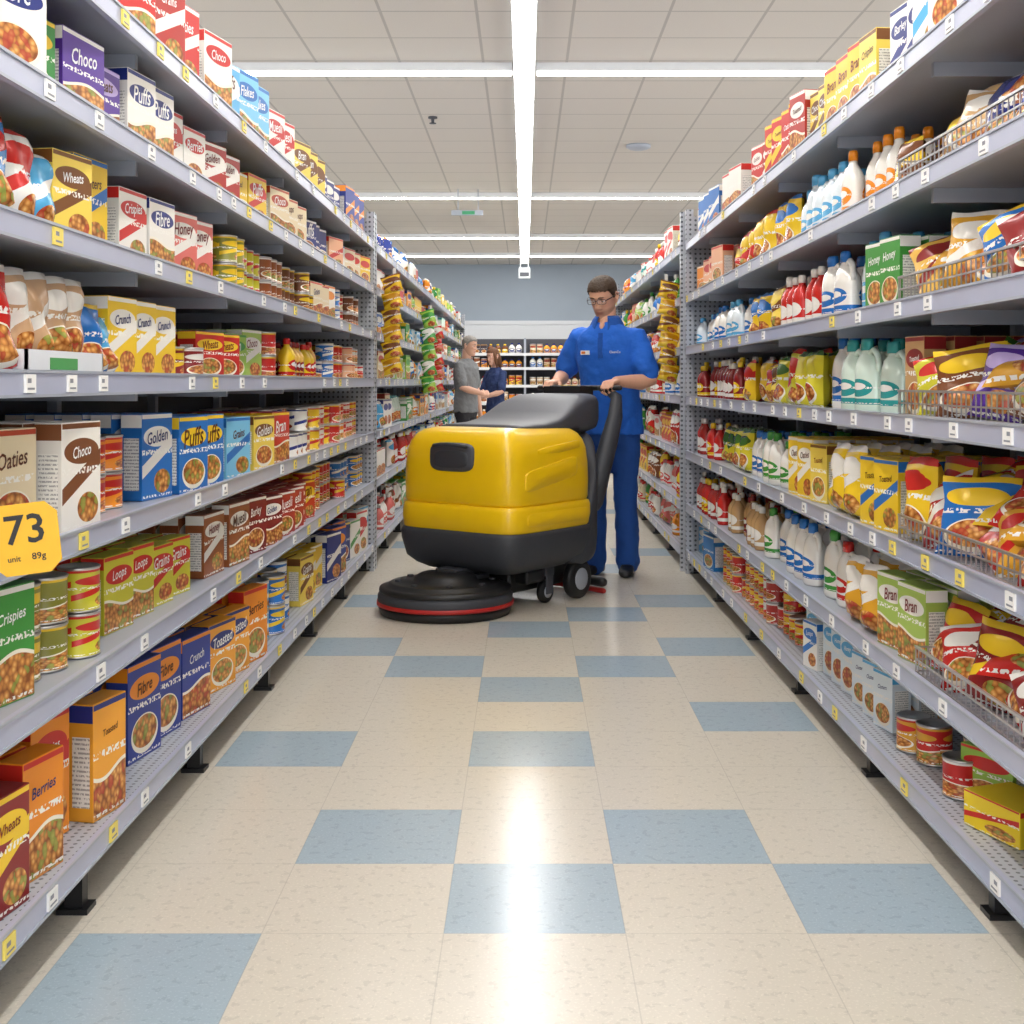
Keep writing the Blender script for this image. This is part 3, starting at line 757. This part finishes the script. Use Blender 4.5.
V, F = tube([(p[0]-.01, p[1], .020) for p in arc], .016, 10, flat=1.0); mesh_obj('squeegee_blade', V, F, M_REDP, None, True, sc_e)
V, F = tube([(-.49, .1, .09), (-.47, .1, .16), (-.40, .1, .26)], .02); mesh_obj('squeegee_arm', V, F, M_DG2, None, True, sc_e)
V, F = tube([(-.50, -.1, .1), (-.58, -.1, .2), (-.60, -.12, .5), (-.56, -.12, .8), (-.48, -.1, .93)], .022); mesh_obj('suction_hose', V, F, M_BLK, None, True, sc_e)
hbx, hbz = -.73, 1.165
V, F = tube([(hbx, -.29, hbz), (hbx, -.15, hbz), (hbx, 0, hbz), (hbx, .15, hbz), (hbx, .29, hbz)], .016); mesh_obj('handlebar', V, F, M_BLK, None, True, sc_e)
for sy in (-1, 1):
    V, F = tube([(hbx, sy*.15, hbz), (hbx-.02, sy*.20, hbz-.02), (hbx-.01, sy*.26, 1.11), (hbx+.04, sy*.285, 1.0), (hbx+.13, sy*.30, .86), (hbx+.25, sy*.32, .68), (hbx+.33, sy*.33, .52)], [.018, .024, .034, .044, .052, .055, .05]); mesh_obj('handle_bracket', V, F, M_DG2, None, True, sc_e)
g = Geo(); g.box(-.69, -.55, -.13, .13, 1.11, 1.175, 0); g.box(-.67, -.57, -.1, .1, 1.175, 1.179, 1); g.box(-.64, -.61, -.05, .05, 1.179, 1.182, 2)
bevelled(g.obj('control_panel', [M_BLK, M_DG, M_YEL], False, sc_e), .006)

# ------------------------------------------------------------------ people
def skin_mat(name, c):
    t = NT(name)
    nz = t.noise(t.obj(), 60, 1)
    col = t.mix(nz, tuple(k*.93 for k in c), tuple(min(1, k*1.05) for k in c))
    t.set(Base_Color=col, Roughness=.5)
    return t.mat
def face_mat(name):
    t = NT(name); a = t.attr('tint').outputs['Color']
    nz = t.noise(t.obj(), 80, 1)
    col = t.mix(t.m('MULTIPLY', nz, .10), a, (.3, .12, .07))
    t.set(Base_Color=col, Roughness=.48)
    return t.mat
def cloth(name, c, sc_=9):
    t = NT(name); o = t.obj()
    nz = t.noise(o, sc_, 3)
    col = t.mix(nz, tuple(k*.85 for k in c), tuple(min(1, k*1.12) for k in c))
    t.set(Base_Color=col, Roughness=.82)
    b = t.n('ShaderNodeBump'); b.inputs['Strength'].default_value = .6; b.inputs['Distance'].default_value = .035
    t.put(b.inputs['Height'], nz); t.put(t.p.inputs['Normal'], b.outputs[0])
    return t.mat
M_FACE = face_mat('face_skin')
HP = np.array([(-.120, .018, -.070, -.030), (-.113, .034, -.082, -.012), (-.095, .049, -.087, .015), (-.070, .059, -.086, .045), (-.040, .066, -.086, .072), (0, .071, -.088, .090),
               (.035, .075, -.090, .098), (.065, .074, -.086, .095), (.09, .065, -.072, .082), (.108, .046, -.048, .06), (.118, .024, -.018, .032), (.121, .008, -.002, .014)])
def head_geo(nz=64, nf=64, grow=0.0, feat=True):
    V = []; zs = np.concatenate([np.linspace(-.120, .10, nz-10), np.linspace(.104, .121, 10)])
    for z in zs:
        hx = np.interp(z, HP[:, 0], HP[:, 1])+grow; yf = np.interp(z, HP[:, 0], HP[:, 2])-grow; yb = np.interp(z, HP[:, 0], HP[:, 3])+grow
        cy = (yf+yb)/2*.6+.0; zz = z+(grow*z/.12)
        for j in range(nf):
            a = 2*math.pi*j/nf; c, s = math.cos(a), math.sin(a)
            e = 2/2.25
            x = hx*math.copysign(abs(c)**e, c); yy = (cy-yf if s < 0 else yb-cy)*math.copysign(abs(s)**e, s)+cy
            if feat and s < 0:
                ax = abs(x)
                gz = np.interp(z, [-.038, -.030, -.022, .0, .034, .05], [0, .75, 1, .62, .18, 0])
                yy -= .026*math.exp(-(x/(.010+.004*(z < -.01)))**2)*gz
                yy -= .010*math.exp(-((ax-.011)/.007)**2-((z+.026)/.008)**2)
                yy += .011*math.exp(-((ax-.031)/.016)**2-((z-.018)/.013)**2)
                yy -= .005*math.exp(-((ax-.028)/.022)**2-((z-.040)/.009)**2)
                yy -= .006*math.exp(-(x/.024)**2)*(math.exp(-((z+.054)/.005)**2)+math.exp(-((z+.066)/.006)**2))
                yy += .003*math.exp(-(x/.022)**2-((z+.060)/.0025)**2)
                yy -= .006*math.exp(-(x/.022)**2-((z+.1)/.012)**2)
                yy -= .005*math.exp(-((ax-.045)/.016)**2-((z+.012)/.016)**2)
            V.append((x, yy, zz))
    F = []
    n = nf; r = len(zs)
    for i in range(r-1):
        for j in range(n): F.append([i*n+j, i*n+(j+1) % n, (i+1)*n+(j+1) % n, (i+1)*n+j])
    F.append(list(range(n))[::-1]); F.append([(r-1)*n+j for j in range(n)])
    return V, F
def make_head(name, parent, pos, rot, skin, haircol, long_hair=False, stubble=.0, glasses=False, bald=0.0):
    he = bpy.data.objects.new(name, None); bpy.context.collection.objects.link(he); he.parent = parent
    he.location = pos; he.rotation_euler = rot
    V, F = head_geo(); ob = mesh_obj('face', V, F, M_FACE, None, True, he)
    ca = ob.data.attributes.new('tint', 'FLOAT_COLOR', 'POINT'); arr = []
    for (x, y, z) in V:
        c = np.array(skin)
        if y < -.02:
            k = math.exp(-(x/.024)**4)*(math.exp(-((z+.060)/.010)**4)); c = c*(1-.65*k)+np.array((.42, .12, .10))*.65*k
            k = math.exp(-((abs(x)-.045)/.02)**2-((z+.015)/.02)**2)*.25; c = c*(1-k)+np.array((.55, .18, .12))*k
        if stubble:
            k = stubble*max(0, min(1, (-.035-z)/.02))*(1 if y < .04 else 0); c = c*(1-k)+np.array((.12, .07, .045))*k
        arr.append((*c, 1))
    ca.data.foreach_set('color', np.array(arr, dtype=np.float32).ravel())
    sk = skin_mat('ear_skin', skin)
    hm = simple(name+'_hair_fibre', haircol, .6, var=.5, scale=120, bump=.5)
    white = simple('eye_white', (.8, .78, .75), .2); iris = simple('eye_iris', (.03, .02, .015), .15)
    for sx in (-1, 1):
        mesh_obj('eye', *ellipsoid((sx*.031, -.071, .018), (.0125, .0125, .0125), 16), white, None, True, he)
        mesh_obj('iris', *ellipsoid((sx*.031, -.0805, .0125), (.0055, .004, .0055), 12), iris, None, True, he)
        mesh_obj('upper_eyelid', *ellipsoid((sx*.031, -.0717, .0222), (.0148, .0140, .0112), 16), sk, None, True, he)
        mesh_obj('eyebrow', *tube([(sx*.014, -.094, .038), (sx*.028, -.095, .043), (sx*.045, -.086, .039)], [.0028, .0038, .002], 8), hm, None, True, he)
        g = Geo(); g.add(tube([(sx*.074, .012, -.03), (sx*.084, .010, -.015), (sx*.090, .022, .008), (sx*.091, .026, .022), (sx*.086, .014, .034), (sx*.077, .002, .028), (sx*.075, 0, .01)], [.006, .006, .006, .006, .006, .005, .004], 10))
        g.add(ellipsoid((sx*.078, .012, .004), (.008, .016, .026), 14)); g.obj('ear', [sk], True, he)
    V, F = head_geo(56, 56, .009, False)
    keep = []
    for f in F:
        c = sum((Vector(V[i]) for i in f), Vector())/len(f)
        yy = c.y
        zmin = np.interp(yy, [-.1, -.07, -.045, -.02, .0, .03, .06, .11], [.082, .074, .062, .03, .005, .02, -.035, -.06])
        if c.z > zmin+.004*math.sin(c.x*300)+bald*0.03*(yy < 0): keep.append(f)
    Vh = [(x+.002*math.sin(z*400+y*200), y+.002*math.sin(x*350), z+(.008*max(0, z-.05)/.07)+.002*math.sin(x*300+y*210)) for x, y, z in V]
    h = mesh_obj('hair', Vh, keep, hm, None, True, he)
    so = h.modifiers.new('thick', 'SOLIDIFY'); so.thickness = .012; so.offset = -1
    if long_hair:
        rings = []
        for (z, rx, ry, cy) in ((.09, .06, .06, .02), (.05, .085, .075, .03), (0, .092, .07, .045), (-.06, .094, .06, .055), (-.12, .092, .05, .06), (-.17, .08, .04, .06), (-.2, .06, .025, .055)):
            rings.append(sring(0, cy, z, rx, ry, 28))
        hb = blended('long_hair', [ring_loft(rings)]+[tube([(s*.07, -.03, .06), (s*.083, -.03, 0), (s*.085, -.025, -.07), (s*.08, -.02, -.15)], [.02, .024, .026, .014]) for s in (-1, 1)], .007, 5, hm, he)
    if glasses:
        fr = simple('glasses_frame', (.02, .02, .025), .3)
        t = NT('clear_lens'); t.set(Base_Color=(.9, .95, .97), Roughness=.05, Alpha=.18); lens = t.mat
        for sx in (-1, 1):
            rg = [(sx*.034+.028*math.copysign(abs(math.cos(a))**.45, math.cos(a)), -.101+.005*abs(math.cos(a))*(1 if math.cos(a)*sx > 0 else 0), .018+.0155*math.copysign(abs(math.sin(a))**.55, math.sin(a))) for a in [2*math.pi*j/32 for j in range(33)]]
            mesh_obj('glasses_rim', *tube(rg, .0016, 6), fr, None, True, he)
            mesh_obj('glasses_lens', rg[:-1], [list(range(32))], lens, None, False, he)
            mesh_obj('glasses_arm', *tube([(sx*.062, -.095, .024), (sx*.078, -.06, .024), (sx*.084, 0, .02)], .0028, 6), fr, None, True, he)
        mesh_obj('glasses_bridge', *tube([(-.008, -.103, .024), (0, -.106, .025), (.008, -.103, .024)], .002, 6), fr, None, True, he)
    return he

def ik(S, W, l1, l2, pole):
    d = W-S; L = min(d.length, (l1+l2)*.995); dn = d.normalized()
    a = (l1*l1-l2*l2+L*L)/(2*L); h = math.sqrt(max(0, l1*l1-a*a))
    p = Vector(pole); p = (p-dn*p.dot(dn)).normalized()
    return S+dn*a+p*h
def hand_parts(wrist, d, n, s, curl=(50, 60, 40)):
    P = []; d = d.normalized(); n = (n-d*n.dot(d)).normalized(); s = s-d*s.dot(d); s = (s-n*s.dot(n)).normalized()
    offs = [.029, .010, -.010, -.028]; Ls = [.088, .092, .088, .080]; fl = [(.040, .025, .02), (.045, .028, .022), (.041, .026, .021), (.032, .02, .018)]
    for o, L, f in zip(offs, Ls, fl):
        K = wrist+d*L+s*o
        P.append(tube([wrist+s*o*.55-d*.005, wrist+d*L*.5+s*o*.85, K], [.0145, .0145, .0118], 10))
        pts = [K]; a = 0; p = K
        for k in range(3):
            a += math.radians(curl[k]*(.96 if o > 0 else 1.04)); dr_ = d*math.cos(a)+n*math.sin(a); p = p+dr_*f[k]+s*o*.03; pts.append(p)
        P.append(tube(pts, [.0105, .0098, .0088, .0075], 10))
    b = wrist+d*.022+s*.022; b1 = b+(d*.55+s*.7+n*.35).normalized()*.042; b2 = b1+(d*.8+s*.1+n*.6).normalized()*.032; b3 = b2+(d*.55-s*.25+n*.8).normalized()*.024
    P.append(tube([b, b1, b2, b3], [.015, .0125, .0105, .0085], 10))
    return P

def person(name, loc, yaw, height, shirt, trouser, skin, haircol, arms, feet, head_pos=(0, -.05, 1.70), head_rot=(0, 0, 0), lean=.0, female=False, polo=False,
           shoe=(.012, .012, .013), sleeve=.78, hvox=.0045, bulk=1.0, **hk):
    e = bpy.data.objects.new(name, None); bpy.context.collection.objects.link(e)
    s = height/1.83; e.location = loc; e.rotation_euler = (0, 0, yaw); e.scale = (s, s, s)
    Mx = Matrix.Translation(loc)@Matrix.Rotation(yaw, 4, 'Z')@Matrix.Diagonal((s, s, s, 1)); Mi = Mx.inverted()
    msh = cloth(name+'_shirt_cloth', shirt); mtr = cloth(name+'_trouser_cloth', trouser, 7); msk = skin_mat(name+'_skin', skin)
    fw = .9 if female else 1.0
    def ln(z): return -lean*max(0, z-.95)/.55
    tor = [(.86, .184, .138), (.90, .184, .138), (1.0, .178, .133), (1.08, .172 if not female else .15, .127), (1.18, .176 if not female else .15, .129), (1.28, .187, .137), (1.36, .197, .141), (1.43, .194, .131), (1.48, .172, .110), (1.515, .122, .088), (1.545, .078, .072)]
    rings = [sring(0, ln(z)+(.005 if z < 1.1 else 0), z, rx*fw*(bulk if z < 1.45 else 1), ry*fw, 40, 2.35) for z, rx, ry in tor]
    parts = [ring_loft(rings)]
    skinparts = [tube([(0, ln(1.5)+.012, 1.46), (0, ln(1.55)-.004, 1.56), (head_pos[0]*.7, head_pos[1]+.038, head_pos[2]-.05)], [.068*fw, .060*fw, .058*fw], 20)]
    if polo: skinparts.append(ellipsoid((0, ln(1.51)-.052, 1.512), (.026, .050, .042), 16))
    for sx in (-1, 1):
        A = arms[0 if sx < 0 else 1]
        S = Vector((sx*.182*fw, ln(1.46)+.005, 1.455))
        Wp = Mi@Vector(A['wrist']) if A.get('world') else Vector(A['wrist'])
        R3 = Mi.to_3x3()
        dd = (R3@Vector(A['d'])) if A.get('world') else Vector(A['d']); nn = (R3@Vector(A['n'])) if A.get('world') else Vector(A['n']); ss = (R3@Vector(A['s'])) if A.get('world') else Vector(A['s'])
        E = ik(S, Wp, .295, .265, A.get('pole', (sx*.7, .5, -.6)))
        end = S.lerp(E, sleeve)
        parts.append(tube([S+Vector((-sx*.05, 0, .0)), S, S.lerp(E, .3), end-(E-S).normalized()*.02, end], [.062*fw, .066*fw*bulk, .068*fw*bulk, .069*fw*bulk, .073*fw], 20))
        if sleeve >= 1: parts.append(tube([end, E.lerp(Wp, .5), E.lerp(Wp, .88)], [.058*fw, .05*fw, .04*fw], 16))
        fr = [.049, .045, .048, .041, .029]
        skinarm = [tube([S.lerp(E, .4), E, E.lerp(Wp, .25), E.lerp(Wp, .6), Wp], [r*fw for r in fr], 16)]
        skinarm += hand_parts(Wp, dd, nn, ss, A.get('curl', (50, 60, 40)))
        blended('forearm_and_hand', skinarm, hvox, 2, msk, e, .4)
    blended('shirt', parts, .009, 4, msh, e, folds=.022, fsize=.075)
    blended('neck', skinparts, .007, 3, msk, e)
    lp_ = [ring_loft([sring(0, .005, z, rx*fw, ry*fw, 36, 2.3) for z, rx, ry in ((.80, .160, .12), (.86, .172, .126), (.93, .170, .126), (.99, .16, .12))])]
    for sx, ft in zip((-1, 1), feet):
        hip = Vector((sx*.085, 0, .88)); an = Vector((ft[0], ft[1], .07)); kn = hip.lerp(an, .47)+Vector((sx*.004, -.025, 0))
        lp_.append(tube([hip, hip.lerp(kn, .4), kn, kn.lerp(an, .35), kn.lerp(an, .8), an], [.094, .089, .074, .072, .070, .074], 20))
        a = ft[2] if len(ft) > 2 else 0
        rr = []
        for (yy, w, h) in ((.085, .024, .05), (.075, .034, .075), (.03, .038, .085), (-.03, .038, .075), (-.09, .044, .056), (-.14, .045, .046), (-.18, .036, .038), (-.2, .018, .026)):
            rg = []
            for j in range(20):
                q = 2*math.pi*j/20; c, s_ = math.cos(q), math.sin(q)
                x = w*math.copysign(abs(c)**.8, c); z = h/2+h/2*math.copysign(abs(s_)**.7, s_)
                p = Matrix.Rotation(a, 3, 'Z')@Vector((x, yy, z)); rg.append((p.x+ft[0], p.y+ft[1], p.z+.004))
            rr.append(rg)
        mesh_obj('shoe', *ring_loft(rr), simple('shoe_leather', shoe, .45), None, True, e)
    blended('trousers', lp_, .010, 4, mtr, e, folds=.024, fsize=.09)
    if polo:
        cn = ln(1.54)
        mcol = cloth('collar_cloth', tuple(k*.62 for k in shirt))
        cr = []
        for (z, r, dz) in ((1.508, .108, -.040), (1.530, .098, -.022), (1.562, .080, -.006), (1.578, .070, -.004), (1.560, .064, -.004)):
            cr.append([(r*math.cos(q), cn+.004+r*.98*math.sin(q), z+dz*max(0, -math.sin(q))**2*1.3) for q in [2*math.pi*j/48 for j in range(48)]])
        V = [p for r_ in cr for p in r_]; F = [[i*48+j, i*48+(j+1) % 48, (i+1)*48+(j+1) % 48, (i+1)*48+j] for i in range(4) for j in range(48) if not (33 < j+.5 < (39))]
        cb = mesh_obj('polo_collar', V, F, mcol, None, True, e)
        so = cb.modifiers.new('thick', 'SOLIDIFY'); so.thickness = .006; so.offset = 1
        g = Geo()
        for k in range(5):
            z0 = 1.475-k*.03; yy = ln(z0-.015)-[.112, .128, .136, .139, .141][k]-.005
            g.box(-.014, .014, yy-.003, yy+.016, z0-.03, z0)
        g.obj('button_placket', [mcol], False, e)
        g = Geo(); y_ = ln(1.36)-.142
        g.box(-.125, -.07, y_-.003, y_+.012, 1.345, 1.37, 0); g.box(-.12, -.095, y_-.004, y_-.003, 1.35, 1.365, 1)
        o1 = g.obj('name_badge', [M_TAG, simple('badge_orange', H('#d9792a'))], False, e)
        vs, fs = text_geo('CleanCo')
        g = Geo(); g.add((np.stack([vs[:, 0]*.07+.095, np.full(len(vs), y_-.004), vs[:, 1]*.07+1.36], 1), fs), 0); g.obj('shirt_logo', [M_TAG], False, e)
    make_head(name+'_head', e, head_pos, head_rot, skin, haircol, **hk)
    return e

def bar_pt(q):
    return O_+Fd*hbx+Ld*q+Vector((0, 0, hbz))
skinc = H('#e2ad90')
arms = []
for q, sgn in ((-.215, 1), (.215, -1)):
    Bp = bar_pt(q)
    w_ = Bp-Fd*.080+Vector((0, 0, .040))
    arms.append(dict(world=True, wrist=tuple(w_), d=tuple(Fd+Vector((0, 0, -.12))), n=(0, 0, -1), s=tuple(Ld*sgn), curl=(48, 62, 50), pole=((-1 if sgn > 0 else 1)*.5, .3, -.8)))
person('cleaning_worker_man', (.545, 7.86, 0), math.radians(-24), 1.86, H('#1f68d2'), H('#1d4f9e'), skinc, H('#43301f'), arms, [(-.095, -.05, -.1), (.085, .05, .25)],
       head_pos=(-.012, -.118, 1.688), head_rot=(math.radians(26), 0, math.radians(-6)), lean=.09, polo=True, stubble=.4, glasses=True, bulk=1.05)

def relaxed(sx, y=-.05, z=.83): return dict(wrist=(sx*.27, y, z), d=(0, -.1, -1), n=(-sx, 0, 0), s=(0, -1, 0), curl=(20, 25, 20))
def bent(sx): return dict(wrist=(sx*.05, -.27, 1.10), d=(-sx, -.25, .1), n=(0, .9, -.4), s=(0, 0, 1), curl=(25, 30, 20), pole=(sx*.7, .3, -1))
person('shopper_man', (-.72, 15.4, 0), math.radians(62), 1.76, H('#7c7e80'), H('#2a2a30'), H('#d8a890'), H('#8a8580'), [bent(-1), relaxed(1)], [(-.1, 0), (.1, .05)],
       head_rot=(math.radians(8), 0, 0), hvox=.008)
person('shopper_woman', (-.40, 17.2, 0), math.radians(-48), 1.66, H('#2c3e6c'), H('#232f55'), H('#e0b09a'), H('#6a442a'), [bent(-1), bent(1)], [(-.09, 0), (.09, .03)],
       head_rot=(math.radians(10), 0, 0), female=True, hvox=.008, long_hair=True)

# ------------------------------------------------------------------ camera, world
cam = bpy.data.cameras.new('camera'); co = bpy.data.objects.new('camera', cam); bpy.context.collection.objects.link(co)
co.location = (0, 0, 1.2); co.rotation_euler = (math.pi/2, 0, 0)
cam.sensor_width = 36; cam.lens = 1257/1024*36; cam.shift_x = -13/1024; cam.shift_y = -130/1024; cam.clip_end = 100
if ZOOM:
    zx, zy, zk = ZOOM
    cam.lens *= zk; cam.shift_x = (zx-525)*zk/1024; cam.shift_y = -(zy-382)*zk/1024
sc.camera = co
w = bpy.data.worlds.new('world'); sc.world = w; w.use_nodes = True
w.node_tree.nodes['Background'].inputs[0].default_value = (.95, .97, 1.0, 1); w.node_tree.nodes['Background'].inputs[1].default_value = 3.1
